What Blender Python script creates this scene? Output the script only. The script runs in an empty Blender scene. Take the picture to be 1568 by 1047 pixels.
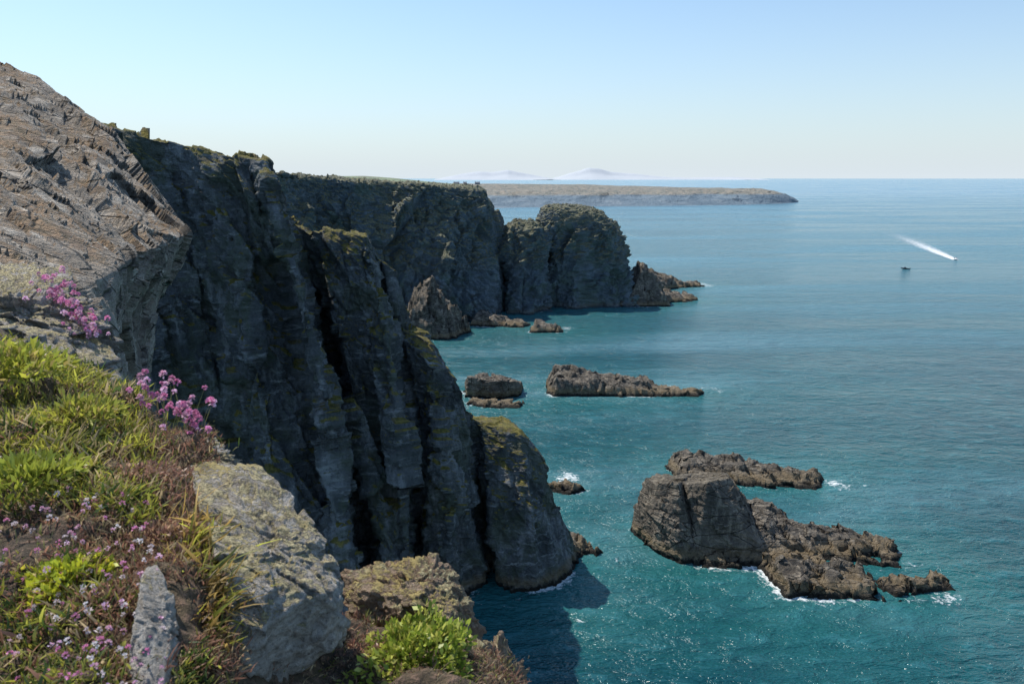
import bpy, math, random
import numpy as np
from mathutils import Vector, kdtree
import bmesh
rng=np.random.default_rng(7)
H=70.0; F=1220.0; TH=math.atan(250.5/F); C=math.cos(TH); S=math.sin(TH)
def P(px,py,Y):
    v=(523.5-py)/F; d=C+v*S
    return np.array([(px-784)/F/d*Y, Y, H+(v*C-S)/d*Y])
def W(px,py,z=0.0):
    v=(523.5-py)/F; d=C+v*S
    return P(px,py,(z-H)/((v*C-S)/d))
# ---------- noise ----------
def h3(i,j,k,seed):
    n=(i.astype(np.int64)*374761393+j.astype(np.int64)*668265263+k.astype(np.int64)*2147483647+seed*1274126177)&0xffffffff
    n=((n^(n>>13))*1274126177)&0xffffffff
    n=((n^(n>>16))*2246822519)&0xffffffff
    return ((n^(n>>15))&0xffffff)/float(0xffffff)
def vn(p,seed=0):
    i=np.floor(p).astype(np.int64); f=p-i; u=f*f*(3-2*f); r=0
    for a in (0,1):
        for b in (0,1):
            for c in (0,1):
                w=(u[:,0] if a else 1-u[:,0])*(u[:,1] if b else 1-u[:,1])*(u[:,2] if c else 1-u[:,2])
                r=r+w*h3(i[:,0]+a,i[:,1]+b,i[:,2]+c,seed)
    return r*2-1
def fbm(p,o=5,seed=0,g=0.5):
    r=0;a=1;t=0
    for k in range(o):
        r=r+a*vn(p*(2.03**k)+k*17.3,seed+k); t+=a; a*=g
    return r/t
def ridge(p,o=4,seed=0):
    r=0;a=1;t=0
    for k in range(o):
        r=r+a*(1-np.abs(vn(p*(2.1**k)+k*9.1,seed+k))*2); t+=a; a*=0.5
    return r/t
def facet(p,seed=0,tilt=0.8,off=0.5):
    i=np.floor(p).astype(np.int64); best=np.full(len(p),1e9); out=np.zeros(len(p))
    for a in (-1,0,1):
        for b in (-1,0,1):
            for c in (-1,0,1):
                ci=i[:,0]+a; cj=i[:,1]+b; ck=i[:,2]+c
                dx=p[:,0]-ci-h3(ci,cj,ck,seed); dy=p[:,1]-cj-h3(ci,cj,ck,seed+1); dz=p[:,2]-ck-h3(ci,cj,ck,seed+2)
                d=dx*dx+dy*dy+dz*dz; m=d<best
                if not m.any(): continue
                best[m]=d[m]; ci=ci[m];cj=cj[m];ck=ck[m]
                out[m]=(h3(ci,cj,ck,seed+3)-.5)*2*off+tilt*((h3(ci,cj,ck,seed+4)-.5)*dx[m]+(h3(ci,cj,ck,seed+5)-.5)*dy[m]+(h3(ci,cj,ck,seed+6)-.5)*dz[m])*2
    return out
def dip(p,ax=0.35,ay=0.2):
    q=p.copy(); q[:,2]=p[:,2]+ax*p[:,0]+ay*p[:,1]; return q
# ---------- mesh helpers ----------
def mesh(name,V,Fq,mat,col=None,smooth=True,attrs=None):
    V=np.asarray(V,dtype=np.float32); Fq=np.asarray(Fq,dtype=np.int32); k=Fq.shape[1]
    me=bpy.data.meshes.new(name); me.vertices.add(len(V)); me.vertices.foreach_set('co',V.ravel())
    me.loops.add(Fq.size); me.loops.foreach_set('vertex_index',Fq.ravel())
    me.polygons.add(len(Fq)); me.polygons.foreach_set('loop_start',np.arange(0,Fq.size,k,dtype=np.int32))
    me.polygons.foreach_set('loop_total',np.full(len(Fq),k,dtype=np.int32))
    me.update(calc_edges=True); me.validate()
    if smooth: me.polygons.foreach_set('use_smooth',np.ones(len(me.polygons),dtype=bool))
    if col is not None:
        a=me.color_attributes.new('Col','FLOAT_COLOR','POINT'); a.data.foreach_set('color',np.concatenate([col,np.ones((len(col),1))],1).astype(np.float32).ravel())
    for n,d in (attrs or {}).items():
        a=me.attributes.new(n,'FLOAT','POINT'); a.data.foreach_set('value',d.astype(np.float32))
    me.materials.append(mat)
    o=bpy.data.objects.new(name,me); bpy.context.scene.collection.objects.link(o); return o
def gridF(n,m,wrap=False):
    i=np.arange(n-1)[:,None]; j=np.arange(m if wrap else m-1)[None,:]; j2=(j+1)%m
    return np.stack([i*m+j,i*m+j2,(i+1)*m+j2,(i+1)*m+j],-1).reshape(-1,4)
def cr(A,n,lin=0.3):
    A=np.asarray(A,float); N=len(A); t=np.linspace(0,N-1,n); i=np.minimum(t.astype(int),N-2); f=(t-i)
    f=f.reshape((-1,)+(1,)*(A.ndim-1)); E=np.concatenate([[2*A[0]-A[1]],A,[2*A[-1]-A[-2]]])
    p0,p1,p2,p3=E[i],E[i+1],E[i+2],E[i+3]
    c=.5*((2*p1)+(-p0+p2)*f+(2*p0-5*p1+4*p2-p3)*f**2+(-p0+3*p1-3*p2+p3)*f**3)
    return c*(1-lin)+(p1+(p2-p1)*f)*lin
def normals(G):
    a=np.gradient(G,axis=0); b=np.gradient(G,axis=1); n=np.cross(a,b); return n/(np.linalg.norm(n,axis=2,keepdims=True)+1e-9)
def loft(ctrl,nu,nv,lin=.3):
    A=cr(np.array(ctrl),nu,lin); A=np.swapaxes(cr(np.swapaxes(A,0,1),nv,lin),0,1); return A
def displace(G,fn,flip=1,w=None):
    N=normals(G)*flip; sh=G.shape; p=G.reshape(-1,3); n=N.reshape(-1,3); d=fn(p)
    if w is not None: d=d*w.ravel()
    return (p+n*d[:,None]).reshape(sh)
def bump1(t,c,s): return np.exp(-((t-c)/s)**2)
def unit(a): return a/(np.linalg.norm(a,axis=-1,keepdims=True)+1e-9)
shore=[]
# ---------- materials ----------
class NT:
    def __init__(s,name):
        s.m=bpy.data.materials.new(name); s.m.use_nodes=True; s.t=s.m.node_tree; s.t.nodes.clear()
    def n(s,t,**k):
        x=s.t.nodes.new(t)
        for a,b in k.items():
            if a.startswith('_'): setattr(x,a[1:],b)
            else: x.inputs[a.replace('__',' ')].default_value=b
        return x
    def l(s,a,b): s.t.links.new(a,b)
    def noise(s,vec,scale,detail=6,rough=.6,dist=0):
        x=s.n('ShaderNodeTexNoise'); x.inputs['Scale'].default_value=scale; x.inputs['Detail'].default_value=min(detail,5)
        x.inputs['Roughness'].default_value=rough; x.inputs['Distortion'].default_value=dist; s.l(vec,x.inputs['Vector']); return x.outputs['Fac']
    def mapv(s,vec,scale=(1,1,1),rot=(0,0,0)):
        x=s.n('ShaderNodeMapping'); x.inputs['Scale'].default_value=scale; x.inputs['Rotation'].default_value=rot; s.l(vec,x.inputs['Vector']); return x.outputs[0]
    def rng(s,v,a,b,c=0,d=1,smooth=True):
        x=s.n('ShaderNodeMapRange'); x.interpolation_type='SMOOTHSTEP' if smooth else 'LINEAR'
        for i,q in zip((1,2,3,4),(a,b,c,d)): x.inputs[i].default_value=q
        s.l(v,x.inputs[0]); return x.outputs[0]
    def mix(s,f,a,b):
        x=s.n('ShaderNodeMix'); x.data_type='RGBA'
        if isinstance(f,(int,float)): x.inputs[0].default_value=f
        else: s.l(f,x.inputs[0])
        for i,q in ((6,a),(7,b)):
            if isinstance(q,tuple): x.inputs[i].default_value=q+(1,)
            else: s.l(q,x.inputs[i])
        return x.outputs[2]
    def math(s,op,a,b=None,clamp=False):
        x=s.n('ShaderNodeMath'); x.operation=op; x.use_clamp=clamp
        for i,q in enumerate((a,b)):
            if q is None: continue
            if isinstance(q,(int,float)): x.inputs[i].default_value=q
            else: s.l(q,x.inputs[i])
        return x.outputs[0]
    def out(s,sh): o=s.n('ShaderNodeOutputMaterial'); s.l(sh,o.inputs['Surface']); return s.m
def rockmat(name,k=1.0,dark=(.03,.03,.028),mid=(.085,.08,.07),light=(.2,.185,.155),grass=(.12,.125,.03),g_nz=.62,g_z=8,g_amt=1.0,tide=True,haze_tint=None,bump=1.0,dipv=(0.3,0.25,0),moss=0.0,mossc=(.07,.09,.035),heath=(.17,.14,.07),cracks=0.0):
    s=NT(name); geo=s.n('ShaderNodeNewGeometry'); pos=geo.outputs['Position']
    st=s.mapv(pos,(.5*k,.5*k,2.4*k),dipv); vert=s.mapv(pos,(1.2*k,1.2*k,.25*k),(0,.3,0))
    n1=s.noise(pos,.12*k,6,.65); n2=s.noise(st,.5,6,.7,.3); n3=s.noise(pos,1.3*k,6,.7); n4=s.noise(vert,.3,6,.65)
    c=s.mix(s.rng(n1,.35,.65),dark,mid)
    c=s.mix(s.rng(n2,.52,.7),c,light)
    c=s.mix(s.math('MULTIPLY',s.rng(n4,.5,.66),.65),c,light)
    c=s.mix(s.math('MULTIPLY',s.rng(n3,.5,.3),.75),c,dark)
    sep=s.n('ShaderNodeSeparateXYZ'); s.l(geo.outputs['Normal'],sep.inputs[0]); sp=s.n('ShaderNodeSeparateXYZ'); s.l(pos,sp.inputs[0])
    gn=s.noise(pos,.25*k,6,.7)
    if moss:
        c=s.mix(s.math('MULTIPLY',s.rng(s.noise(pos,.09*k,6,.75,.5),.48,.6),moss),c,mossc)
    if cracks:
        vo=s.n('ShaderNodeTexVoronoi'); vo.feature='DISTANCE_TO_EDGE'; vo.inputs['Scale'].default_value=cracks; s.l(s.mapv(pos,(.35,1,1.3),(.5,.35,.6)),vo.inputs['Vector'])
        ck=s.rng(vo.outputs['Distance'],.035,0.0); c=s.mix(s.math('MULTIPLY',ck,s.rng(n3,.35,.55)),c,tuple(x*.3 for x in dark))
    gm=s.math('ADD',sep.outputs[2],s.math('MULTIPLY',s.math('SUBTRACT',gn,.5),1.3))
    gm=s.math('MULTIPLY',s.rng(gm,g_nz-.08,g_nz+.1),s.rng(sp.outputs[2],g_z,g_z+6))
    gm=s.math('MULTIPLY',gm,g_amt)
    gc=s.mix(s.rng(n3,.35,.65),tuple(x*.55 for x in grass),(grass[0]*1.5,grass[1]*1.25,grass[2]*1.3))
    gc=s.mix(s.rng(s.noise(pos,.6*k,4),.5,.65),gc,heath)
    c=s.mix(gm,c,gc)
    if tide:
        zt=s.math('ADD',sp.outputs[2],s.math('MULTIPLY',n3,-2.0))
        c=s.mix(s.rng(zt,.4,-.6),c,(.018,.016,.012))
        oc=s.math('MULTIPLY',s.rng(zt,-.4,.3),s.rng(zt,2.2,.5)); c=s.mix(s.math('MULTIPLY',oc,.6),c,(.26,.19,.10))
    if haze_tint: c=s.mix(haze_tint[0],c,haze_tint[1])  # aerial haze painted in: base colour mixed towards pale blue
    b=s.n('ShaderNodeBump'); b.inputs['Strength'].default_value=1.0; b.inputs['Distance'].default_value=1.3/k*bump
    hgt=s.math('ADD',s.math('MULTIPLY',n2,.7),s.math('MULTIPLY',n3,1.0))
    if cracks: hgt=s.math('SUBTRACT',hgt,s.math('MULTIPLY',ck,.4))
    s.l(hgt,b.inputs['Height'])
    p=s.n('ShaderNodeBsdfPrincipled'); s.l(c,p.inputs['Base Color']); p.inputs['Roughness'].default_value=.8; p.inputs['Specular IOR Level'].default_value=.3
    s.l(b.outputs[0],p.inputs['Normal']); return s.out(p.outputs[0])
M_cliff=rockmat('cliff_rock',1.0,dark=(.07,.08,.083),mid=(.19,.205,.215),light=(.38,.4,.41),grass=(.19,.19,.045),g_nz=.6,moss=.5,mossc=(.10,.125,.065))
M_hill=rockmat('hillside_rock',3.0,dark=(.2,.17,.135),mid=(.42,.36,.29),light=(.7,.63,.53),grass=(.27,.2,.1),g_nz=.9,g_z=0,tide=False,g_amt=.8,heath=(.2,.13,.08),bump=1.2,cracks=.9)
M_far=rockmat('far_cliff_rock',.7,dark=(.12,.15,.17),mid=(.2,.235,.255),light=(.36,.39,.41),grass=(.27,.26,.075),g_nz=.3,g_z=22,moss=.75,mossc=(.15,.2,.11),haze_tint=(.3,(.24,.34,.42)),bump=1.6)  # bay cliffs and stack: bluish distance haze is part of the colour
M_islet=rockmat('islet_rock',1.6,dark=(.08,.07,.058),mid=(.2,.172,.137),light=(.42,.36,.28),grass=(.12,.11,.06),g_nz=.8,g_z=5,g_amt=.3,cracks=.3)
M_head=rockmat('headland_rock',.06,dark=(.06,.095,.125),mid=(.11,.15,.18),light=(.19,.22,.24),grass=(.24,.21,.12),g_nz=-1,g_z=22,bump=.4,tide=False,haze_tint=(.25,(.28,.38,.46)))  # headland colours carry painted distance haze

def finish(G,name,mat,fn,flip=1,shoreline=True,wrap=False,w=None):
    G=displace(G,fn,flip,w); n,m=G.shape[:2]; V=G.reshape(-1,3)
    if shoreline: shore.append(V[np.abs(V[:,2])<.5])
    return mesh(name,V,gridF(n,m,wrap),mat)
# ---------- hillside ----------
r1=[(-200,0,45),(0,97,45),(60,125,44),(110,160,43),(175,197,42),(215,260,38),(260,320,33),(290,358,29),(275,400,28.5),(245,460,28),(235,520,27),(228,600,26),(240,760,26)]
r2=[(-200,150,25),(0,210,24),(50,240,24),(90,270,24),(130,300,23),(170,335,22.5),(205,365,22),(222,385,21.5),(210,420,21),(190,470,21),(190,540,20.5),(200,600,20),(215,760,20)]
r3=[(-300,330,12),(-50,330,12),(0,345,12),(40,365,12),(80,390,12),(105,405,12),(125,420,12),(140,435,12),(150,470,12),(155,510,12),(165,560,11.8),(175,640,11.5),(200,800,11)]
r4=[(-500,450,5.9),(-300,450,5.9),(-100,455,5.9),(-50,460,5.9),(-20,465,5.9),(0,470,6),(20,480,6),(40,490,6),(60,530,6.2),(70,580,6.4),(80,640,6.6),(100,720,7),(130,900,7)]
R=[[P(*q) for q in r] for r in (r1,r2,r3,r4)]
R0=[q+np.array([-7,9,-2.5]) for q in R[0]]; Rm=[q+np.array([-18,22,-6]) for q in R[0]]
R5=[q+np.array([0,-1.5,-2.5]) for q in R[3]]
G=loft([Rm,R0]+R+[R5],560,520,.5)
t_=np.linspace(0,6,560)[:,None]*np.ones((1,520)); wgt=1-.55*bump1(t_,1.9,.6)
e1=unit(np.array([.72,-.62,-.32])); e2=unit(np.cross(e1,np.array([.3,.2,1.0]))); e3=np.cross(e1,e2)
def f_hill(p):
    a=np.clip(p[:,1]/32,.1,1); q=np.stack([p@e1,p@e2,p@e3],1); q=q+.25*np.stack([fbm(p/2,3,61),fbm(p/2,3,62),fbm(p/2,3,63)],1)
    return a*(.8*fbm(p/7,3,3)+.6*facet(q/np.array([6,2.4,3]),11,1.1,.3))+np.sqrt(a)*(.22*facet(q/np.array([2.4,.9,1.2]),21,1.2,.4)+.08*facet(q/np.array([.9,.35,.5]),31,1.1,.5)+.03*fbm(p*4,3,5))
Nn=normals(G); flip=1 if Nn[200,60,2]>0 else -1
finish(G,'rocky_hillside',M_hill,f_hill,flip,False,w=wgt)

# ---------- promontory ----------
st=[((60,165,118),(250,1050),0,0),((180,200,120),(330,1040),0,-2),((260,217,121),(400,1020),0,2),((330,236,121),(460,1000),2,-3),((380,244,120),(500,992),3,1),((405,250,119),(532,985),5,-5),((412,268,121),(540,970),4,-2),
((430,325,129),(550,922),3,9),((440,341,129),(575,938),2,3),((480,354,126),(600,950),2,-3),((520,358,126),(612,950),2,-2),((562,363,126),(628,945),3,-4),((588,404,130),(640,895),2,8),((612,500,131),(643,910),0,2),((622,508,130),(655,920),1,-2),((658,522,129),(685,928),2,-4),
((680,567,131),(708,920),0,-1),((708,600,132),(735,905),0,1),((716,640,136),(752,880),0,6),((735,650,135),(768,905),0,-1),((793,657,135),(820,902),1,-3),((802,664,136),(835,898),0,-2),((826,695,137),(850,892),0,-2),((842,755,137),(866,882),0,0),((868,812,138),(878,872),0,0),((880,855,141),(882,860),0,0)]
rows=[]
for T,B,bx,by in st:
    t=P(*T); b=W(*B); r=[]
    bk=t+np.array([-14,55,0]); bk[2]=-6; r.append(bk)
    m=t+np.array([-8,26,-10]); m[2]=max(m[2],-4) if t[2]>6 else t[2]-4; r.append(m)
    r.append(t+np.array([-2,6,-.5])); r.append(t)
    for a in (.08,.25,.45,.65,.85,1.0):
        e=t*(1-a)+b*a; w=math.sin(math.pi*min(a*1.0,1)); e=e+np.array([bx*w,by*(w if a<1 else .0)+by*.3,0]); r.append(e)
    e=b+np.array([2,-6,-6]); r.append(e); rows.append(r)
rows.append([q+np.array([-3,14,-5]) for q in rows[-1]])
NU,NV=720,460; NS=len(rows)-1
G=loft(rows,NU,NV,.85); N=normals(G); flip=1 if N[300,300,1]<0 else -1
tv=np.linspace(0,10,NV)[None,:]; tu=np.linspace(0,NS,NU)[:,None]
wgt=(1-.75*bump1(tv,2.8,.7))*(1-.5*np.clip((tu-16)/4,0,1))
def f_cliff(p):
    q=dip(p,.6,.2); v=p*np.array([1,1,.55]); e=np.clip(p[:,2]/12,.4,1)
    d=p.copy(); d[:,0]=p[:,0]+.35*p[:,2]+.8*fbm(p/5,2,70); d=d*np.array([1,1,.3])
    return e*(1.3*fbm(v/14,3,2)+2.0*facet(d/np.array([7,9,6]),41,1.3,.4))+1.0*facet(d/np.array([3,3.2,2.6]),51,1.3,.45)+.5*facet(q/np.array([1.5,1.5,1.3]),61,1.2,.4)+.16*facet(q/np.array([.7,.7,.5]),66,1,.5)+.22*fbm(q*.9,4,9)
finish(G,'sea_cliff',M_cliff,f_cliff,flip,w=wgt)

# ---------- far bay cliffs ----------
st=[((330,258,300),14),((380,262,320),14),((415,266,345),20),((450,269,380),30),((500,272,395),25),((540,275,395),30),((600,279,412),40),((650,283,412),30),((700,287,420),28),((725,291,426),28),((744,303,432),26),((758,322,438),22),((768,345,446),18),((772,390,460),16),((774,450,480),10)]
rows=[]
for T,d in st:
    t=P(*T); r=[t+np.array([0,200,-60]),t+np.array([0,120,-6]),t+np.array([0,30,-1]),t]
    for a in (.1,.3,.55,.8,1.0): r.append(np.array([t[0]+a*2,t[1]-d*a,t[2]*(1-a)-3*a]))
    r.append(np.array([t[0],t[1]-d-12,-8])); rows.append(r)
# pull the hidden back of the last stations in, so that the sound behind the stack stays open water
for k,r in enumerate(rows[-6:]):
    for j,s_ in ((0,.25),(1,.25),(2,.5)): r[j]=rows[-6+k][3]*(1-s_)+r[j]*s_+np.array([-4,0,0])
G=loft(rows,620,360,.4); N=normals(G); flip=1 if N[300,260,1]<0 else -1
wgt=(1-.6*np.clip((np.linspace(0,14,620)[:,None]-9)/2,0,1))*np.ones((1,360))
def f_far(p):
    q=dip(p,.3,.2); v=p*np.array([1,1,.35]); d=p.copy(); d[:,0]=p[:,0]-.35*p[:,2]; d=d*np.array([1,1,.35])
    edge=np.clip((68-p[:,2])/14,.12,1)
    return edge*(11*fbm(v/45,3,12)+5*(ridge(d/30,3,17)-.35)+5*facet(d/np.array([16,16,12]),71,1,.5)+2.4*facet(d/np.array([7,7,6]),73,1.2,.5))+np.clip(edge,.4,1)*1.8*facet(q/np.array([4.5,4.5,3]),81,1.2,.5)+.7*facet(q/np.array([2,2,1.4]),83,1.2,.5)+.5*fbm(p*.4,4,9)
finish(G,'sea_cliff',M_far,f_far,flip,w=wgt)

# ---------- stack (ring lofts) ----------
def column(levels,nt=260,nz=200,ex=3.2,ph=0):
    rings=[]; t=np.linspace(0,2*math.pi,nt,endpoint=False)
    for (py,l,r,yf,yb) in levels:
        yr=yf+.35*(yb-yf)
        if py is None: z=-6; a=P(l,480,yr);b=P(r,480,yr)
        else: a=P(l,py,yr); b=P(r,py,yr); z=a[2]
        cx,rx=(a[0]+b[0])/2,(b[0]-a[0])/2; cy,ry=(yf+yb)/2,(yb-yf)/2
        c,s_=np.cos(t),np.sin(t); e=2/ex
        rings.append(np.stack([cx+rx*np.sign(c)*np.abs(c)**e,cy+ry*np.sign(s_)*np.abs(s_)**e,np.full(nt,z)],1))
    return cr(np.array(rings),nz,.4)
def addcol(parts,name,mat,fn):
    Vs=[];Fs=[];o=0
    for G in parts:
        Gp=np.concatenate([G[:,-1:],G,G[:,:1]],1); N=normals(Gp)[:,1:-1]
        c=G.mean(axis=1,keepdims=True); sg=np.sign(((G-c)*N).sum(-1)[:, :].mean()); p=G.reshape(-1,3); V=p+(N.reshape(-1,3)*sg)*fn(p)[:,None]
        shore.append(V[np.abs(V[:,2])<1.0]); Vs.append(V); Fs.append(gridF(G.shape[0],G.shape[1],True)+o); o+=len(V)
    return mesh(name,np.concatenate(Vs),np.concatenate(Fs),mat)
def f_stack(p):
    q=dip(p,-.25,.2); v=p*np.array([1,1,.4]); e=np.clip((52-p[:,2])/10,.2,1); d=p.copy(); d[:,0]=p[:,0]-.3*p[:,2]; d=d*np.array([1,1,.4])
    return e*(2.4*fbm(v/22,3,22)+3.4*facet(d/np.array([13,13,10]),91,1.2,.45)+1.8*facet(d/np.array([6,6,5]),93,1.3,.5))+np.clip(e,.4,1)*1.3*facet(q/np.array([4,4,2.4]),95,1.2,.5)+.6*facet(q/np.array([1.8,1.8,1.2]),97,1.2,.5)+.4*fbm(p*.4,4,9)
c1=column([(315,852,862,462,465),(316,838,892,452,476),(321,830,912,447,482),(331,827,930,443,488),(348,826,942,440,492),(375,825,950,438,494),(410,824,958,437,495),(445,820,972,435,495),(478,815,985,430,494),(None,805,990,425,495)],340,260,3.8)
c2=column([(338,805,812,446,450),(341,790,822,440,462),(350,775,836,432,468),(372,770,838,427,470),(400,772,836,424,470),(430,778,838,421,470),(477,774,846,414,470),(None,770,850,410,470)],240,200,3.4)
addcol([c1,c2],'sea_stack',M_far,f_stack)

# ---------- heightfield rocks ----------
def islet(name,segs,res,mat,amp=1.0,pad=8,seed=0):
    A=np.array([g[:8] for g in segs]); x0=min(A[:,0].min(),A[:,2].min())-pad-A[:,4].max(); x1=max(A[:,0].max(),A[:,2].max())+pad+A[:,4].max()
    y0=min(A[:,1].min(),A[:,3].min())-pad-A[:,4].max(); y1=max(A[:,1].max(),A[:,3].max())+pad+A[:,4].max()
    nx=int((x1-x0)/res)+2; ny=int((y1-y0)/res)+2
    X,Y=np.meshgrid(np.linspace(x0,x1,nx),np.linspace(y0,y1,ny),indexing='ij'); x=X.ravel(); y=Y.ravel(); p=np.stack([x,y,np.zeros_like(x)],1)
    wx=x+amp*(1.6*facet(p/(8*amp),seed+5,.5,.5)+.4*fbm(p/(2.5*amp),3,seed)); wy=y+amp*(1.6*facet(p/(8*amp)+31,seed+6,.5,.5)+.4*fbm(p/(2.5*amp)+9,3,seed+3))
    h=np.full(len(x),-6.0)
    for sg in segs:
        ax,ay,bx,by,w,za,zb,sl=sg[:8]; ct=sg[8] if len(sg)>8 else .12
        L=math.hypot(bx-ax,by-ay); ux,uy=(bx-ax)/L,(by-ay)/L
        t=(wx-ax)*ux+(wy-ay)*uy; s_=-(wx-ax)*uy+(wy-ay)*ux
        d=np.maximum(np.maximum(-t,t-L),np.abs(s_)-w); top=za+(zb-za)*np.clip(t/L,0,1)+np.clip(ct*s_,-2.5,2.5)
        h=np.maximum(h,top-sl*np.maximum(d,0)-.12*np.maximum(d+1.5,0))
    q=np.stack([x,y,h*.5],1); land=np.clip((h+3)/4,0,1)
    stp=1.7*amp; ph=(h+.2*x+.12*y+.6*fbm(p/6,3,seed+60))/stp; fr=ph-np.floor(ph); tr=(np.clip((fr-.55)/.35,0,1)-fr)*stp
    h=h+land*(.6*tr+amp*(.9*facet(q/(3.6*amp),seed+8,1.2,.4)+.35*facet(q/(1.2*amp),seed+18,1.2,.5)+.12*fbm(q/1.2,3,seed+4)))
    h=np.maximum(h,-5)
    V=np.stack([x,y,h],1); q=V/(2.4*amp)*np.array([.8,.8,1.3]); V=V+np.stack([facet(q,seed+40,1,.35)*amp*.7*land,facet(q,seed+50,1,.35)*amp*.7*land,0*x],1)
    shore.append(V[np.abs(V[:,2])<.35]); return mesh(name,V,gridF(nx,ny)[:,::-1],mat)
def boulder(name,pts,mat,sub=6,amp=.012,pn=30,seed=0,sh=False):
    bm=bmesh.new()
    for q in pts: bm.verts.new(q)
    bmesh.ops.convex_hull(bm,input=bm.verts); bm.normal_update(); cen=np.mean([np.array(v.co) for v in bm.verts if v.link_faces],0)
    pl=[(np.array(f.normal),np.dot(np.array(f.normal),np.array(f.verts[0].co)-cen)) for f in bm.faces]; bm.free()
    pl=[(n if d>0 else -n,abs(d)) for n,d in pl if abs(d)>1e-4]
    bm=bmesh.new(); bmesh.ops.create_icosphere(bm,subdivisions=sub,radius=1); D=np.array([v.co[:] for v in bm.verts]); D=unit(D)
    acc=0
    for n,d in pl: acc=acc+np.maximum(D@n/d,1e-6)**pn
    r=acc**(-1/pn); V=D*r[:,None]; sz=r.mean(); Q=dip(V,.3,.2)
    V=V+D*(amp*(2.4*facet(V/(sz*.6)+seed,seed,1.1,.5)+1.3*facet(Q/(sz*np.array([.25,.25,.16]))+seed,seed+9,1.1,.5)+.5*facet(Q/(sz*np.array([.09,.09,.06]))+seed,seed+19,1,.5)+.6*fbm(V/(sz*.12)+seed,4,seed)))[:,None]
    Fq=np.array([[v.index for v in f.verts] for f in bm.faces]); bm.free(); V=V+cen
    if sh: shore.append(V[np.abs(V[:,2])<.4])
    return mesh(name,V,Fq,mat)
def PP(L): return [P(*q) for q in L]
islet('rocky_islet',[(29,149,38,145,4,3,3,3,.1),(44,151,52,147,3.2,6.5,5,2,.3),(45,145,60,142,3.6,4.8,3.2,1.4,.3),(58,143,72,139,3.6,3.4,1.5,1.2,.25),(34,138.5,57,137,2,2.4,1.8,1.5,.2),(48,128.5,62,127.5,3.3,3.4,2.2,1.6,.2),(66,127,76,128,1.8,2.0,1.4,1.0,.2)],.25,M_islet,1,8,100)
def dn(L,z=-3): return [np.array([q[0],q[1],z]) for q in L]
bA=[W(964,812),W(1002,846),W(1042,864),W(1070,862),P(1085,800,154)]
boulder('rock_stack',PP([(986,733,148),(1006,726,157),(1060,726,155),(1038,737,141.5),(1004,738,144)])+bA+dn(bA),M_islet,7,.2,90,201,True)
bB=[W(1066,862),W(1118,858),W(1182,860),P(1165,805,152),P(1122,800,157)]
boulder('rock_stack',PP([(1036,735,150),(1062,726,155),(1113,721,152),(1118,729,144),(1084,737,140.5),(1052,739,143),(1128,775,147)])+bB+dn(bB),M_islet,7,.2,90,205,True)
bC=[W(1130,866),W(1200,864),W(1228,850),P(1212,815,151),P(1130,800,155)]
boulder('rock_stack',PP([(1130,772,151),(1152,762,153),(1182,766,152),(1208,800,149),(1172,802,142)])+bC+dn(bC),M_islet,7,.24,80,209,True)
islet('rocky_islet',[(40,181,55,179,4.2,3.8,3.4,1.5,.3),(55,179,71,175,3.6,3.0,1.6,1.2,.3)],.35,M_islet,1,8,150)
islet('rocky_islet',[(15,258,30,258,4.2,7.2,5.2,2.2,.3),(30,258,46,257,4,4.8,3.4,1.6,.3),(46,257,62,254,2.6,2.8,1.1,1)],.45,M_islet,1.1,8,200)
bR=[W(713,608),W(760,612),W(797,607),P(800,592,264),P(712,590,264)]
boulder('rocky_islet',PP([(716,578,251),(735,573,258),(775,575,258),(794,583,253),(760,584,248)])+bR+dn(bR,-9),M_islet,7,.3,60,221,True)
islet('rocky_islet',[(-12,243,2,241,2,1.4,1.0,1)],.4,M_islet,1,8,250)
islet('rocky_islet',[(-17,385,-4,382,4,6.5,3.5,1.5),(-4,381,6,378,3,2.8,2,1.5)],.6,M_islet,1.1,8,300)
islet('rocky_islet',[(11,367,21,366,3,4.5,3,1.8)],.6,M_islet,1,8,330)
islet('rocky_islet',[(74,452,80,452,4,23,18,1.9),(62,450,84,456,7,9,8,1.6),(84,458,108,466,5,7,2,1.2),(86,515,104,520,6,12,7,1.2),(104,520,126,528,4,5,2,1.0)],.8,M_islet,1.8,12,360)
islet('rocky_islet',[(-43,358,-35,358,3,20,27,2.6),(-36,360,-26,358,5,18,14,2.8),(-44,352,-28,350,3,4,3,1.5)],.5,M_islet,1.6,10,400)
islet('rocky_islet',[(9,143,13,140,2,3.5,2,1.5),(10,174,14,170,1.6,2,1,1.2)],.3,M_islet,1,6,430)

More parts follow.
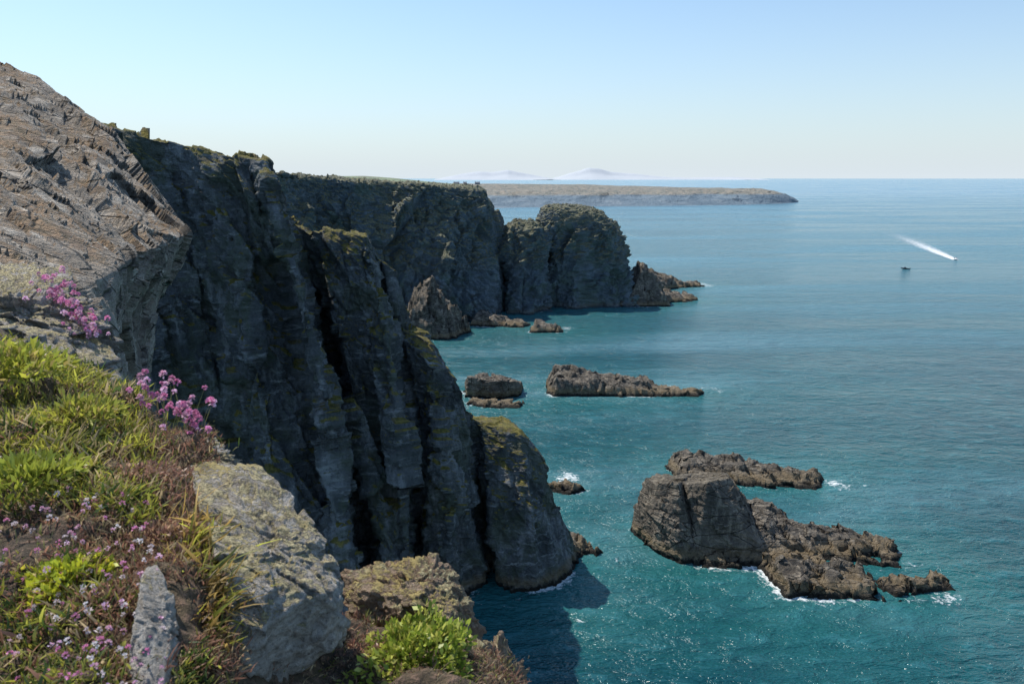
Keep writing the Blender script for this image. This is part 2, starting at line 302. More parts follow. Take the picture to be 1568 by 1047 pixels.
# ---------- far headland, hills, mountains ----------
def curtain(name,sk,ed,ba,mat,nu,nv,fn,back):
    rows=[]
    for a,b,c in zip(sk,ed,ba):
        t=P(*a); e=P(*b); w=W(*c); r=[t+np.array([0,back,-t[2]*.8]),t+np.array([0,back*.4,-3]),t,(t+e)/2,e,(e*.45+w*.55),w,w+np.array([0,-.02*w[1],-6])]; rows.append(r)
    G=loft(rows,nu,nv,.5); N=normals(G); fl=1 if N[nu//2,nv//2,2]>0 else -1
    V=displace(G,fn,fl).reshape(-1,3); return mesh(name,V,gridF(nu,nv),mat)
px=[560,640,700,800,900,1000,1100,1165,1195,1212,1222]
sky=[281,281.5,281.5,282.5,283.5,286,289,291.5,297,302,308]
edg=[301,301,300.5,300,299,299,299,299.5,301.5,305,309]
bas=[322,321,320,318,316.5,315.5,314.5,313,312,311,310]
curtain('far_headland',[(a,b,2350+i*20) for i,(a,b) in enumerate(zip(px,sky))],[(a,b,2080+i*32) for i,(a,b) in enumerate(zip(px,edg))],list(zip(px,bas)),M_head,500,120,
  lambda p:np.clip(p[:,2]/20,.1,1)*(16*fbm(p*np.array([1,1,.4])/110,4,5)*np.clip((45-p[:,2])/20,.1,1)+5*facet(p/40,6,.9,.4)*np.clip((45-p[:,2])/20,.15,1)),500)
M_field=rockmat('field_grass',.03,grass=(.17,.22,.08),g_nz=-1,g_z=-9,tide=False,bump=.2,haze_tint=(.2,(.2,.3,.35)))
px=[380,450,500,545,600,650,700,730]
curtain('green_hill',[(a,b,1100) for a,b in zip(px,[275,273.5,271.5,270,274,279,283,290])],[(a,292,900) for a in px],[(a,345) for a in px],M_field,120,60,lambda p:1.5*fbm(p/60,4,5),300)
def mountain(pts,D):
    rows=[]
    for a,b in pts:
        t=P(a,b,D); g=t.copy(); g[2]=-20; rows.append([g+np.array([0,3000,0]),t,(t+g)/2+np.array([0,-900,0]),g+np.array([0,-2500,0])])
    return loft(rows,200,40,.5)
s=NT('hazy_mountain'); n=s.noise(s.n('ShaderNodeNewGeometry').outputs['Position'],.0004,5); p=s.n('ShaderNodeBsdfDiffuse'); s.l(s.mix(n,(.46,.49,.52),(.49,.52,.545)),p.inputs[0]); M_mt=s.out(p.outputs[0])  # pale bluish colour holds the haze of distance, no volume behind it
for pts,D in (([(670,274),(700,268),(735,263),(752,264),(778,261),(800,265),(830,271),(850,274)],34000),([(845,274),(868,267),(885,262),(902,257),(915,258),(935,263),(970,266),(1010,270),(1060,272),(1110,271.5),(1150,273),(1180,275)],38000)):
    G=mountain(pts,D); V=displace(G,lambda p:60*fbm(p/1500,5,3),1).reshape(-1,3); mesh('distant_mountain',V,gridF(200,40),M_mt)

# ---------- sea ----------
ths=np.radians(np.concatenate([np.linspace(-48,48,620),np.linspace(49,311,70)]))
rs=np.concatenate([np.geomspace(20,112,25,endpoint=False),np.geomspace(112,300,380,endpoint=False),np.geomspace(300,720,200,endpoint=False),np.geomspace(720,3000,60,endpoint=False),np.geomspace(3000,150000,50)])
RR,TT=np.meshgrid(rs,ths,indexing='ij'); X=RR*np.sin(TT); Y=RR*np.cos(TT)
sv=np.stack([X.ravel(),Y.ravel(),np.zeros(X.size)],1)
pts=np.concatenate(shore); 
if len(pts)>60000: pts=pts[rng.choice(len(pts),60000,replace=False)]
kd=kdtree.KDTree(len(pts))
for i,q in enumerate(pts): kd.insert((q[0],q[1],0),i)
kd.balance()
ds=np.full(len(sv),1e3); msk=(RR.ravel()>110)&(RR.ravel()<720)&(np.abs(np.sin(TT.ravel()))<.75)&(np.cos(TT.ravel())>0)
for i in np.nonzero(msk)[0]: ds[i]=kd.find(sv[i])[2]
cl=fbm(sv/14,4,77); cl2=fbm(sv/5,3,78)
wd=1.1*np.clip(.6+3.2*cl,0.05,3)
foam=np.exp(-(ds/wd))*np.clip(.45+1.2*cl+.6*cl2,0,.9)
for (a,b_,rx,ry,k) in [(1290,742,7,4,.85),(1392,858,5,5,.85),(1405,916,9,3,.85),(1345,890,6,3,.8),(1080,597,9,5,.75),(1020,592,7,4,.7),(755,618,12,6,.85),(868,735,4,7,.85),(868,503,6,8,.6),(903,845,3,4,.7),(890,945,3,4,.6),(1070,436,14,16,.7),(700,500,8,8,.5),(790,600,8,6,.6)]:
    c=W(a,b_); foam=np.maximum(foam,k*np.exp(-(((sv[:,0]-c[0])/rx)**2+((sv[:,1]-c[1])/ry)**2))*np.clip(.8+1.0*cl2,0,1.2))
shal=np.exp(-ds/20)
s=NT('sea_water'); geo=s.n('ShaderNodeNewGeometry'); pos=geo.outputs['Position']
w1=s.mapv(pos,(.16,.30,.2),(0,0,.35)); w2=s.mapv(pos,(.6,1.1,.2),(0,0,-.2)); w3=s.mapv(pos,(.035,.07,.2),(0,0,.5)); w4=s.mapv(pos,(.0025,.012,.2),(0,0,.25))
a1=s.noise(w1,1,4,.7,.4); a2=s.noise(w2,1,3,.6); a3=s.noise(w3,1,3,.55); a4=s.noise(w4,1,6,.65,.6)
hgt=s.math('ADD',s.math('ADD',s.math('MULTIPLY',a1,1.1),s.math('MULTIPLY',a2,.35)),s.math('MULTIPLY',a3,1.6))
b=s.n('ShaderNodeBump'); b.inputs['Strength'].default_value=1; b.inputs['Distance'].default_value=1.5; s.l(hgt,b.inputs['Height'])
af=s.n('ShaderNodeAttribute',_attribute_name='foam'); ash=s.n('ShaderNodeAttribute',_attribute_name='shallow')
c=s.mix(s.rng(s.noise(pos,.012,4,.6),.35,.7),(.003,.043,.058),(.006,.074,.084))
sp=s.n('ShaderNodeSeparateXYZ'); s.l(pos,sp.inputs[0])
c=s.mix(s.rng(sp.outputs[1],150,600,0,1,False),c,(.055,.175,.215))  # this mix and the next paint distance haze into the water colour
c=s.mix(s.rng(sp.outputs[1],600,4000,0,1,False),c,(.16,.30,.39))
c=s.mix(s.math('MULTIPLY',ash.outputs['Fac'],.55),c,(.03,.18,.17))
c=s.mix(s.math('MULTIPLY',s.rng(a4,.5,.7),.45),c,(.16,.31,.37))
c=s.mix(s.math('MULTIPLY',s.rng(a1,.5,.72),.45),c,(.05,.21,.24))
c=s.mix(s.math('MULTIPLY',s.rng(a1,.48,.3),.4),c,(.002,.036,.05))
fn=s.noise(pos,.9,6,.75,.5); fm=s.rng(s.math('ADD',af.outputs['Fac'],s.math('MULTIPLY',s.math('SUBTRACT',fn,.5),2.2)),.5,.9)
fl=s.rng(s.math('ADD',s.math('MULTIPLY',ash.outputs['Fac'],.28),s.math('MULTIPLY',s.math('SUBTRACT',s.noise(pos,.35,6,.75,1.2),.5),1.6)),.42,.62)
fm=s.math('MAXIMUM',s.math('MULTIPLY',fm,.9),s.math('MULTIPLY',fl,.4))
c=s.mix(fm,c,(.78,.82,.82))
p=s.n('ShaderNodeBsdfPrincipled'); s.l(c,p.inputs['Base Color']); p.inputs['IOR'].default_value=1.33
s.l(s.rng(a4,.4,.65,.12,.28),p.inputs['Roughness']); s.l(b.outputs[0],p.inputs['Normal']); M_sea=s.out(p.outputs[0])
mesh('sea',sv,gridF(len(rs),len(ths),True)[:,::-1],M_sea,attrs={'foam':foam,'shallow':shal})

# ---------- foreground bank ----------
s=NT('bank_soil'); pos=s.n('ShaderNodeNewGeometry').outputs['Position']
n1=s.noise(pos,4,6,.7); n2=s.noise(pos,30,6,.7); c=s.mix(s.rng(n1,.35,.65),(.05,.036,.022),(.15,.11,.06)); c=s.mix(s.rng(n2,.45,.7),c,(.3,.19,.13))
b=s.n('ShaderNodeBump'); b.inputs['Distance'].default_value=.05; s.l(n2,b.inputs['Height']); p=s.n('ShaderNodeBsdfPrincipled'); s.l(c,p.inputs['Base Color']); p.inputs['Roughness'].default_value=.9; s.l(b.outputs[0],p.inputs['Normal']); M_soil=s.out(p.outputs[0])
b1=[(-400,490,4.2),(0,515,4.0),(120,580,3.7),(200,612,3.4),(300,680,3.0),(345,755,2.75),(520,975,2.7),(700,1000,2.7),(790,1055,2.75)]
b2=[(-400,640,2.9),(0,640,2.9),(120,680,2.7),(210,720,2.6),(290,780,2.45),(340,870,2.35),(510,1005,2.5),(690,1030,2.5),(790,1090,2.55)]
b3=[(-400,820,2.2),(0,820,2.2),(120,840,2.1),(210,870,2.05),(280,920,2.0),(340,1000,2.0),(500,1050,2.3),(690,1060,2.3),(790,1140,2.4)]
b4=[(-400,1060,1.6),(0,1060,1.6),(120,1060,1.6),(210,1060,1.65),(280,1080,1.7),(340,1100,1.75),(500,1120,2.0),(690,1130,2.1),(790,1200,2.2)]
b5=[(-600,1500,1.15),(0,1500,1.15),(120,1500,1.15),(210,1500,1.15),(280,1500,1.2),(340,1500,1.2),(500,1500,1.3),(690,1500,1.4),(790,1500,1.5)]
B=[[P(*q) for q in r] for r in (b1,b2,b3,b4,b5)]
B0=[q+np.array([.1,.35,-.8]) for q in B[0]]; Bm=[q+np.array([.2,.4,-4]) for q in B[0]]
B=[[r[0]]+r[1:]+[r[-1]+np.array([.3,.3,-1.5])] for r in [Bm,B0]+B]
G=loft(B,300,400,.3); Nn=normals(G); flip=1 if Nn[150,150,2]>0 else -1
G=displace(G,lambda p:.10*fbm(p/.3,4,3)+.025*fbm(p/.08,3,4),flip)
mesh('grassy_bank',G.reshape(-1,3),gridF(300,400),M_soil); BG=G; BN=normals(G)*flip
def bank(u,v):
    i=np.clip((v+2)/6*299,0,298.9); j=np.clip(u/9*399,0,398.9); a=i.astype(int); b_=j.astype(int); f=(i-a)[:,None]; g=(j-b_)[:,None]
    p=(BG[a,b_]*(1-f)+BG[a+1,b_]*f)*(1-g)+(BG[a,b_+1]*(1-f)+BG[a+1,b_+1]*f)*g
    return p,BN[a,b_]
def plantmat(name,tr=.35,rough=.6):
    s=NT(name); a=s.n('ShaderNodeAttribute',_attribute_name='Col'); p=s.n('ShaderNodeBsdfPrincipled'); p.inputs['Roughness'].default_value=rough; s.l(a.outputs['Color'],p.inputs['Base Color'])
    t=s.n('ShaderNodeBsdfTranslucent'); s.l(a.outputs['Color'],t.inputs['Color']); m=s.n('ShaderNodeMixShader'); m.inputs[0].default_value=tr; s.l(p.outputs[0],m.inputs[1]); s.l(t.outputs[0],m.inputs[2]); return s.out(m.outputs[0])
M_grass=plantmat('grass_blade',.45); M_leaf=plantmat('leaf',.4,.45); M_petal=plantmat('petal',.35,.7)
def blades(base,dirv,L,w,bend,col,tipcol=None):
    N=len(base); side=unit(np.cross(dirv,rng.normal(size=(N,3)))); bv=unit(rng.normal(size=(N,3))*np.array([1,1,.3])+np.array([.3,-.2,-.4]))
    T=np.array([0,.4,.75,1.0]); Wd=np.array([.7,1,.6,.08]); V=np.zeros((N,8,3)); Cc=np.zeros((N,8,3))
    for k in range(4):
        c=base+dirv*(L*T[k])[:,None]+bv*(bend*L*T[k]**2)[:,None]
        V[:,2*k]=c-side*(w*Wd[k])[:,None]*.5; V[:,2*k+1]=c+side*(w*Wd[k])[:,None]*.5
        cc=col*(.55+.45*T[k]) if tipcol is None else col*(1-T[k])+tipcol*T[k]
        Cc[:,2*k]=cc; Cc[:,2*k+1]=cc
    f=np.array([[0,1,3,2],[2,3,5,4],[4,5,7,6]]); Fq=(np.arange(N)[:,None,None]*8+f[None]).reshape(-1,4)
    return V.reshape(-1,3),Fq,Cc.reshape(-1,3)
def leaves(c,ax,L,w,col):
    N=len(c); sd_=unit(np.cross(ax,rng.normal(size=(N,3)))); V=np.zeros((N,4,3)); V[:,0]=c; V[:,2]=c+ax*L[:,None]; V[:,1]=c+ax*(L*.5)[:,None]+sd_*(w*.5)[:,None]; V[:,3]=c+ax*(L*.5)[:,None]-sd_*(w*.5)[:,None]
    return V.reshape(-1,3),np.arange(N*4).reshape(-1,4),np.repeat(col,4,0)
def join(parts):
    V=[];Fq=[];Cc=[];o=0
    for a,b_,c in parts: V.append(a);Fq.append(b_+o);Cc.append(c);o+=len(a)
    return np.concatenate(V),np.concatenate(Fq),np.concatenate(Cc)
def pick(cols,pr,N): return np.array(cols)[rng.choice(len(cols),N,p=pr)]*rng.uniform(.7,1.25,(N,1))
slab=P(240,960,1.85)
parts=[]
def tufts(ur,vr,nt,per,Lr,w,cols,pr,spread=.03,bend=.4,tip=None,thr=.0,sd=9):
    u=rng.uniform(*ur,nt); v=rng.uniform(*vr,nt); p,n=bank(u,v); nz=fbm(p/.22,3,sd); keep=(nz+rng.normal(size=nt)*.08>thr-.25)&(np.linalg.norm((p-slab)[:,:2]*np.array([1,.5]),axis=1)>.09); p=p[keep]; n=n[keep]; k=len(p)
    tc=pick(cols,pr,k); Lt=rng.uniform(*Lr,k); bp=np.repeat(p,per,0)+rng.normal(size=(k*per,3))*spread*np.array([1,1,.15]); N=k*per
    d=unit(np.repeat(n,per,0)*.5+np.array([0,0,.8])+rng.normal(size=(N,3))*.5); col=np.repeat(tc,per,0)*rng.uniform(.7,1.3,(N,1))
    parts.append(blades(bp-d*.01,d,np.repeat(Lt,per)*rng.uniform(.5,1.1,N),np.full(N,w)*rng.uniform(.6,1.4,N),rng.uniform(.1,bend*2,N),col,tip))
YG=(.55,.54,.09); OL=(.28,.29,.07); DR=(.58,.45,.26); RD=(.42,.22,.15); DG=(.09,.15,.035); OR=(.62,.42,.13); BR=(.2,.12,.08)
tufts((0.3,3.2),(0,1.5),1100,12,(.03,.09),.008,[YG,OL,DR,DG],[.42,.18,.25,.15],sd=9,thr=.05)
tufts((0.3,2.6),(1.2,3.2),800,12,(.03,.08),.007,[YG,OL,DR,DG,RD],[.25,.2,.2,.15,.2],sd=10,thr=.15)
tufts((0.3,3.4),(0.2,3.2),1100,14,(.012,.04),.006,[BR,RD,DR,OL],[.25,.35,.25,.15],spread=.035,sd=11,thr=.1)
tufts((2.2,5.0),(0,2.8),1700,12,(.012,.05),.0045,[DR,RD,OL,BR],[.3,.38,.07,.25],thr=-.2)
tufts((3.9,4.9),(1.2,2.3),70,12,(.07,.14),.008,[OR,YG,OL],[.5,.35,.15],thr=-1)
tufts((0.3,4),(2.4,4),900,12,(.02,.06),.007,[DG,OL,YG,RD],[.3,.25,.2,.25])
tufts((5,8.2),(0,2),700,10,(.012,.04),.004,[DR,OL,RD,BR],[.3,.15,.35,.2])
V,Fq,Cc=join(parts); mesh('grass',V,Fq,M_grass,col=Cc)
def cushion(name,c,rx,rz,N,L,cols,pr,w=.55):
    d=unit(rng.normal(size=(N,3))); d[:,2]=np.abs(d[:,2]); r=rng.uniform(.45,1,N)**.5; lump=1+.5*vn(d*2.5+c,5)+.2*vn(d*6+c,8)
    q=np.array(c)+d*np.array([rx,rx,rz])*(r*lump)[:,None]; ax=unit(d+rng.normal(size=(N,3))*.7+np.array([0,0,.3])); l=rng.uniform(.6,1.2,N)*L
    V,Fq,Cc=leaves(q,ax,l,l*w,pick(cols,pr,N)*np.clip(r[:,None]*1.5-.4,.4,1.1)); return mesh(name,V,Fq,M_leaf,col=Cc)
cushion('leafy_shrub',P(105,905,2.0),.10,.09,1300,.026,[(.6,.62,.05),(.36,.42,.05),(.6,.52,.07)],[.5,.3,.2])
cushion('leafy_shrub',P(635,1020,2.5),.21,.15,2800,.03,[(.42,.48,.07),(.22,.3,.04),(.62,.6,.14)],[.45,.3,.25])
cushion('leafy_shrub',P(40,735,2.4),.14,.06,500,.045,[(.45,.48,.07),(.34,.38,.06)],[.6,.4],.3)
cushion('leafy_shrub',P(10,575,3.1),.2,.10,1200,.045,[(.55,.55,.08),(.36,.4,.06),(.5,.4,.14)],[.5,.3,.2],.35)
cushion('leafy_shrub',P(120,640,2.9),.14,.06,700,.04,[(.5,.5,.08),(.36,.38,.07),(.5,.4,.14)],[.5,.3,.2],.3)
cushion('heather_shrub',P(215,740,2.55),.13,.06,1800,.018,[(.4,.22,.16),(.5,.33,.22),(.25,.15,.1)],[.4,.35,.25],.4)
cushion('heather_shrub',P(250,830,2.25),.10,.06,1500,.018,[(.4,.22,.16),(.55,.36,.2),(.22,.13,.09)],[.4,.35,.25],.4)
cushion('heather_shrub',P(540,1010,2.5),.10,.05,1200,.018,[(.42,.2,.14),(.5,.3,.2),(.22,.13,.09)],[.4,.35,.25],.4)
# ---------- boulders ----------
def lichenmat(name,base,base2,lich,amt):
    s=NT(name); pos=s.n('ShaderNodeNewGeometry').outputs['Position']; nr=s.n('ShaderNodeNewGeometry').outputs['Normal']; sz=s.n('ShaderNodeSeparateXYZ'); s.l(nr,sz.inputs[0])
    n0=s.noise(pos,3,6,.65); n1=s.noise(pos,14,6,.7); n2=s.noise(pos,60,6,.75); n3=s.noise(s.mapv(pos,(3,3,16),(.3,.4,0)),2,6,.65)
    c=s.mix(s.rng(n3,.35,.65),base,base2); c=s.mix(s.math('MULTIPLY',s.rng(n2,.5,.35),.6),c,tuple(x*.35 for x in base))
    lm=s.math('ADD',s.math('MULTIPLY',n1,.8),s.math('ADD',s.math('MULTIPLY',n2,.5),s.math('MULTIPLY',sz.outputs[2],.25))); lm=s.rng(lm,amt,amt+.07)
    lc=s.mix(s.rng(n2,.4,.6),tuple(x*.4 for x in lich),lich); lc=s.mix(s.rng(n0,.5,.62),lc,(.5,.4,.17)); c=s.mix(lm,c,lc)
    b=s.n('ShaderNodeBump'); b.inputs['Strength'].default_value=1; b.inputs['Distance'].default_value=.05; s.l(s.math('ADD',s.math('MULTIPLY',n2,.6),s.math('ADD',n1,s.math('MULTIPLY',lm,.45))),b.inputs['Height'])
    p=s.n('ShaderNodeBsdfPrincipled'); s.l(c,p.inputs['Base Color']); p.inputs['Roughness'].default_value=.9; p.inputs['Specular IOR Level'].default_value=.2; s.l(b.outputs[0],p.inputs['Normal']); return s.out(p.outputs[0])
M_lich=lichenmat('lichen_rock',(.42,.37,.31),(.68,.63,.56),(.66,.57,.34),.82)
M_lich2=lichenmat('pale_rock',(.42,.38,.33),(.6,.56,.5),(.5,.44,.28),.92)
M_brown=lichenmat('brown_lichen_rock',(.36,.25,.17),(.48,.37,.27),(.6,.53,.32),.82)
boulder('lichen_boulder',PP([(290,690,2.95),(400,712,2.8),(458,775,2.65),(505,855,2.45),(532,888,2.38),(490,912,2.2),(410,955,2.05),(350,1010,1.97),(345,870,2.12),(300,760,2.45),(528,985,2.4),(450,1040,2.2),(385,1060,2.1),(350,1100,2.0),(400,950,3.0),(330,760,3.1)]),M_lich,7,.010,90,3)
boulder('lichen_boulder',PP([(522,880,2.9),(600,858,3.0),(672,845,3.05),(690,870,3.0),(698,915,2.95),(742,965,2.9),(535,965,2.75),(640,930,2.72),(700,960,2.72),(560,1010,2.8),(735,1010,2.9),(600,920,3.35),(690,920,3.3)]),M_brown,7,.011,90,13)
boulder('lichen_boulder',PP([(722,985,2.75),(768,978,2.8),(800,1030,2.78),(800,1120,2.7),(715,1120,2.55),(700,1020,2.6),(770,1050,3.0)]),M_brown,6,.012,80,23)
boulder('pale_boulder',PP([(222,868,1.98),(240,862,2.0),(266,915,1.9),(278,985,1.82),(276,1080,1.68),(240,1120,1.5),(185,1120,1.55),(205,960,1.72),(212,900,1.85),(240,960,2.3)]),M_lich2,6,.0035,90,33)
boulder('lichen_boulder',PP([(-160,405,6.2),(0,398,6.2),(50,402,6.1),(85,418,5.9),(132,468,5.5),(145,520,5.2),(190,580,4.9),(110,590,4.6),(0,520,4.7),(-160,530,4.5),(0,640,5.2),(150,620,5.6)]),M_lich,7,.045,50,43)
boulder('lichen_boulder',PP([(275,675,3.0),(320,668,3.1),(360,700,3.0),(365,730,2.8),(290,730,2.75),(330,760,2.9)]),M_lich,6,.012,50,53)
# ---------- thrift flowers ----------
def thrift(cents,L,hr,cols,pr,stalkcol=(.25,.26,.1),np_=34):
    cents=np.array(cents); N=len(cents); d=unit(rng.normal(size=(N,3))*.28+np.array([.15,0,1])); Ls=L*rng.uniform(.5,1.15,N)
    V,Fq,Cc=blades(cents,d,Ls,np.full(N,.0024),np.full(N,.0),np.tile(stalkcol,(N,1)),np.tile(stalkcol,(N,1)))
    hc=cents+d*Ls[:,None]; M=N*np_; q=unit(rng.normal(size=(M,3))+np.repeat(d,np_,0)*.8); R_=hr*rng.uniform(.7,1.2,N)
    c0=np.repeat(hc,np_,0)+q*np.repeat(R_,np_)[:,None]*.35; ax=unit(q+rng.normal(size=(M,3))*.25); l=np.repeat(R_,np_)*.8; hcol=pick(cols,pr,N)
    return join([(V,Fq,Cc),leaves(c0,ax,l,l*.8,np.clip(np.repeat(hcol,np_,0)*rng.uniform(.75,1.25,(M,1)),0,.9))])
PK=(.78,.32,.52); PK2=(.85,.52,.66); WH=(.85,.72,.72)
def around(px_,py_,Y,sp,N): c=P(px_,py_,Y); return c+rng.normal(size=(N,3))*np.array([sp,sp,sp*.25])
pts1=np.concatenate([around(235,632,3.15,.07,20),around(265,652,3.05,.06,20),around(285,680,2.98,.035,14)])
V,Fq,Cc=thrift(pts1,.12,.016,[PK,PK2],[.5,.5]); mesh('thrift_flowers',V,Fq,M_petal,col=Cc)
n_=110; t=rng.uniform(0,1,n_); pts2=np.array([P(70+72*a,432+88*a,5.4-.3*a) for a in t])+rng.normal(size=(n_,3))*np.array([.05,.07,.03])
V,Fq,Cc=thrift(pts2,.05,.018,[PK,PK2],[.4,.6]); mesh('thrift_flowers',V,Fq,M_petal,col=Cc)
u=rng.uniform(.6,3.4,210); v=rng.uniform(1.5,3.3,210); p3,_=bank(u,v)
V,Fq,Cc=thrift(p3,.06,.009,[WH,PK2,PK],[.35,.35,.3],np_=16); mesh('small_thrift_flowers',V,Fq,M_petal,col=Cc)
p4=around(258,690,2.95,.09,450); d=unit(rng.normal(size=(450,3))*.6+np.array([0,0,.9])); V,Fq,Cc=blades(p4,d,rng.uniform(.03,.07,450),np.full(450,.005),rng.uniform(.1,.5,450),pick([OL,DG,YG],[.5,.3,.2],450)); mesh('thrift_leaves',V,Fq,M_grass,col=Cc)

# ---------- boats, houses ----------
def plain(name,col,rough=.4):
    s=NT(name); pos=s.n('ShaderNodeNewGeometry').outputs['Position']; c=s.mix(s.noise(pos,2,4),tuple(x*.9 for x in col),col); p=s.n('ShaderNodeBsdfPrincipled'); s.l(c,p.inputs['Base Color']); p.inputs['Roughness'].default_value=rough; return s.out(p.outputs[0])
M_white=plain('white_gelcoat',(.8,.8,.8),.25); M_dark=plain('dark_paint',(.03,.035,.045),.3); M_glass=plain('tinted_glass',(.02,.03,.04),.1); M_stone=plain('house_stone',(.2,.22,.24),.9); M_slate=plain('roof_slate',(.08,.1,.13),.7)
def empty(name):
    em=bpy.data.objects.new(name,None); bpy.context.scene.collection.objects.link(em); return em
def house(loc,L,Wd,h,yaw):
    em=empty('stone_farmhouse'); a,b=L/2,Wd/2
    w=mesh('walls',[(-a,-b,0),(a,-b,0),(a,b,0),(-a,b,0),(-a,-b,h),(a,-b,h),(a,b,h),(-a,b,h)],[(0,1,5,4),(1,2,6,5),(2,3,7,6),(3,0,4,7)],M_stone,smooth=False)
    r=mesh('roof',[(-a-.3,-b-.3,h),(a+.3,-b-.3,h),(a+.3,0,h+Wd*.5),(-a-.3,0,h+Wd*.5),(a+.3,b+.3,h),(-a-.3,b+.3,h)],[(0,1,2,3),(3,2,4,5)],M_slate,smooth=False)
    g=mesh('gables',[(-a,-b,h),(-a,b,h),(-a,0,h+Wd*.48),(a,-b,h),(a,b,h),(a,0,h+Wd*.48)],[(0,1,2),(3,4,5)],M_stone,smooth=False)
    cv=[];
    for x in (-a+.6,a-.6): cv+= [(x-.5,-.5,h+Wd*.35),(x+.5,-.5,h+Wd*.35),(x+.5,.5,h+Wd*.35),(x-.5,.5,h+Wd*.35),(x-.5,-.5,h+Wd*.5+1.5),(x+.5,-.5,h+Wd*.5+1.5),(x+.5,.5,h+Wd*.5+1.5),(x-.5,.5,h+Wd*.5+1.5)]
    cf=[]; 
    for o in (0,8): cf+=[(o,o+1,o+5,o+4),(o+1,o+2,o+6,o+5),(o+2,o+3,o+7,o+6),(o+3,o,o+4,o+7),(o+4,o+5,o+6,o+7)]
    ch=mesh('chimneys',cv,cf,M_stone,smooth=False)
    dv_=[];df_=[]
    for k,x in enumerate((-L*.3,0,L*.3)):
        z0=0 if k==1 else 1.2; z1=2.2; o=len(dv_); dv_+=[(x-.6,-b-.05,z0),(x+.6,-b-.05,z0),(x+.6,-b-.05,z1),(x-.6,-b-.05,z1)]; df_.append((o,o+1,o+2,o+3))
    wn=mesh('door_and_windows',dv_,df_,M_glass,smooth=False)
    for o in (w,r,g,ch,wn): o.parent=em
    em.location=loc; em.rotation_euler=(0,0,yaw)
for a,L in ((699,16),(712,9),(731,14)):
    q=P(a,282,2380); q[2]-=2.5; house(q,L,8,5,.2)
def boat(name,loc,head,L,mh):
    em=empty(name); secs=[]
    for k in range(9):
        t=k/8; x=-L/2+L*t; hw=L*.15*(1-max(0,(t-.45)/.55)**2.2)+.02; fz=L*.09+L*.05*t**2; kz=-L*.04+L*.1*max(0,t-.7)/.3
        secs.append([(x,-hw,fz),(x,-hw*.85,fz*.35),(x,0,kz),(x,hw*.85,fz*.35),(x,hw,fz),(x,hw*.7,fz-.02*L),(x,0,fz-.01*L),(x,-hw*.7,fz-.02*L)])
    A=np.array(secs); hull=mesh('hull',A.reshape(-1,3),gridF(9,8,True),mh,smooth=False); hull.parent=em
    bm=bmesh.new(); bm.faces.new([bm.verts.new(q) for q in secs[0]])
    me=bpy.data.meshes.new('transom'); bm.to_mesh(me); bm.free(); me.materials.append(mh); o=bpy.data.objects.new('transom',me); bpy.context.scene.collection.objects.link(o); o.parent=em
    z0=L*.08
    def pris(nm,x0,x1,hw,h,mat,rk):
        Vq=[(x0,-hw,z0),(x1,-hw,z0),(x1,hw,z0),(x0,hw,z0),(x0+rk*.3,-hw*.8,z0+h),(x1-rk,-hw*.8,z0+h),(x1-rk,hw*.8,z0+h),(x0+rk*.3,hw*.8,z0+h)]
        o=mesh(nm,Vq,[(0,3,2,1),(4,5,6,7),(0,1,5,4),(1,2,6,5),(2,3,7,6),(3,0,4,7)],mat,smooth=False); o.parent=em
    pris('cabin',-L*.1,L*.22,L*.11,L*.09,mh,L*.08); pris('windscreen',-L*.06,L*.17,L*.115,L*.13,M_glass,L*.08); pris('outboard_motor',-L*.56,-L*.5,L*.04,L*.09,M_dark,.05)
    em.location=loc; em.rotation_euler=(0,-.05,head); return em
q=W(1463,398); q2=W(1392,368); dv=q-q2; hd=math.atan2(dv[1],dv[0]); boat('speedboat',(q[0],q[1],.2),hd,9,M_white)
q3=W(1386,412); boat('motorboat',(q3[0],q3[1],.1),math.pi*.97,7,M_dark)
s=NT('wake_foam'); pos=s.n('ShaderNodeNewGeometry').outputs['Position']; at=s.n('ShaderNodeAttribute',_attribute_name='Col'); n=s.noise(pos,.35,6,.75)
f=s.rng(s.math('ADD',s.math('MULTIPLY',n,1.0),at.outputs['Fac']),.72,1.2,0,.9); tr=s.n('ShaderNodeBsdfTransparent'); df=s.n('ShaderNodeBsdfDiffuse'); df.inputs[0].default_value=(.78,.82,.84,1); mx=s.n('ShaderNodeMixShader'); s.l(f,mx.inputs[0]); s.l(tr.outputs[0],mx.inputs[1]); s.l(df.outputs[0],mx.inputs[2]); M_wake=s.out(mx.outputs[0])
n=160; t=np.linspace(0,1,n); ex=2.4; nrm=np.array([-dv[1],dv[0],0])/np.linalg.norm(dv); Vw=[];Cw=[]
for a in t:
    cpt=q-dv*a*ex; wv=3+26*a**.9
    for b_ in np.linspace(-1,1,13):
        Vw.append(cpt+nrm*wv*b_+np.array([0,0,.12])); Cw.append([np.clip((.9-.85*a**.6)*(1-abs(b_)**2)+.22*math.exp(-((abs(b_)-.8)/.15)**2)*(1-a),0,1)]*3)
mesh('boat_wake',np.array(Vw),gridF(n,13),M_wake,col=np.array(Cw))

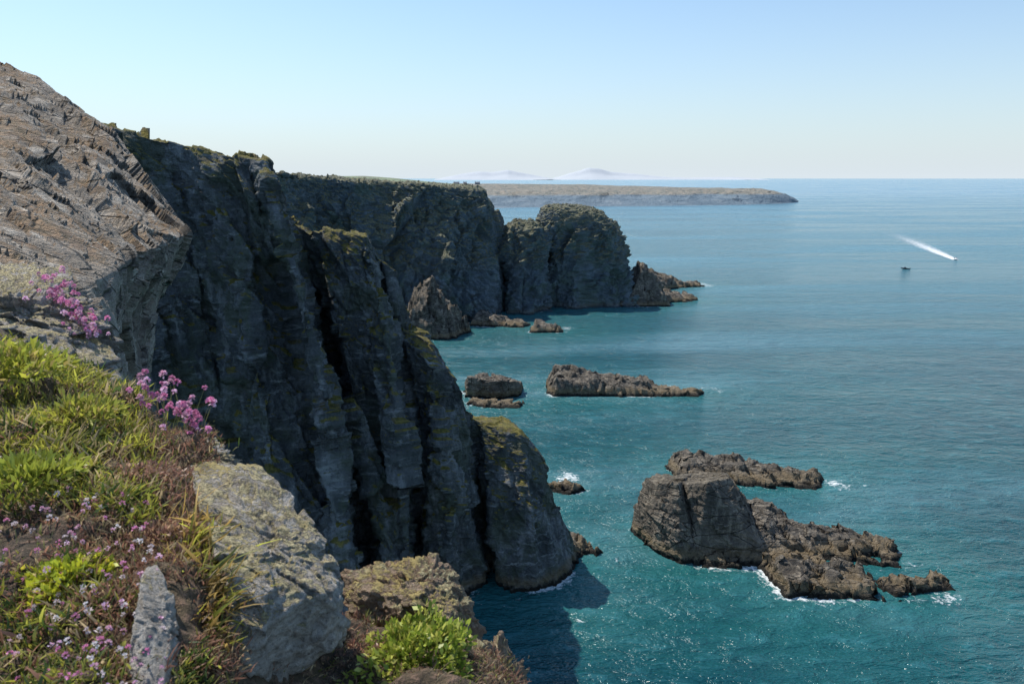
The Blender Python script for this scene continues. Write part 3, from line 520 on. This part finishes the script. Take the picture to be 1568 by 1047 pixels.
# ---------- camera, light ----------
cam=bpy.data.cameras.new('camera'); co=bpy.data.objects.new('camera',cam); bpy.context.scene.collection.objects.link(co)
cam.lens=36*F/1568; cam.sensor_width=36; cam.clip_start=.05; cam.clip_end=400000
co.location=(0,0,H); co.rotation_euler=(math.pi/2-TH,0,0); bpy.context.scene.camera=co
cam.dof.use_dof=True; cam.dof.focus_distance=40; cam.dof.aperture_fstop=9
az=math.radians(-50); el=math.radians(55)
sd=Vector((math.sin(az)*math.cos(el),math.cos(az)*math.cos(el),math.sin(el)))
sun=bpy.data.lights.new('sun','SUN'); so=bpy.data.objects.new('sun',sun); bpy.context.scene.collection.objects.link(so)
sun.energy=5; sun.angle=math.radians(.5); sun.color=(1,.94,.85); so.rotation_euler=sd.to_track_quat('Z','Y').to_euler(); so.location=(-60,40,150)
wd_=bpy.data.worlds.new('World'); bpy.context.scene.world=wd_; wd_.use_nodes=True; nt=wd_.node_tree; bg=nt.nodes['Background']
sk=nt.nodes.new('ShaderNodeTexSky'); sk.sky_type='NISHITA'; sk.sun_disc=False; sk.sun_elevation=el; sk.sun_rotation=az; sk.altitude=50; sk.air_density=1.0; sk.dust_density=.8; sk.ozone_density=1.5
tc=nt.nodes.new('ShaderNodeTexCoord'); sx=nt.nodes.new('ShaderNodeSeparateXYZ'); nt.links.new(tc.outputs['Generated'],sx.inputs[0])
mr=nt.nodes.new('ShaderNodeMath'); mr.operation='ABSOLUTE'; nt.links.new(sx.outputs[2],mr.inputs[0])
m2=nt.nodes.new('ShaderNodeMath'); m2.operation='MULTIPLY'; m2.inputs[1].default_value=-8.0; nt.links.new(mr.outputs[0],m2.inputs[0])
m3=nt.nodes.new('ShaderNodeMath'); m3.operation='EXPONENT'; nt.links.new(m2.outputs[0],m3.inputs[0])
tn=nt.nodes.new('ShaderNodeMix'); tn.data_type='RGBA'; tn.blend_type='MULTIPLY'; tn.inputs[0].default_value=1; nt.links.new(sk.outputs[0],tn.inputs[6]); tn.inputs[7].default_value=(.84,1.02,1.12,1)
mxw=nt.nodes.new('ShaderNodeMix'); mxw.data_type='RGBA'; nt.links.new(m3.outputs[0],mxw.inputs[0]); nt.links.new(tn.outputs[2],mxw.inputs[6]); mxw.inputs[7].default_value=(4.8,5.35,5.75,1)
nt.links.new(mxw.outputs[2],bg.inputs[0]); bg.inputs[1].default_value=.15
bpy.context.scene.view_settings.view_transform='Standard'
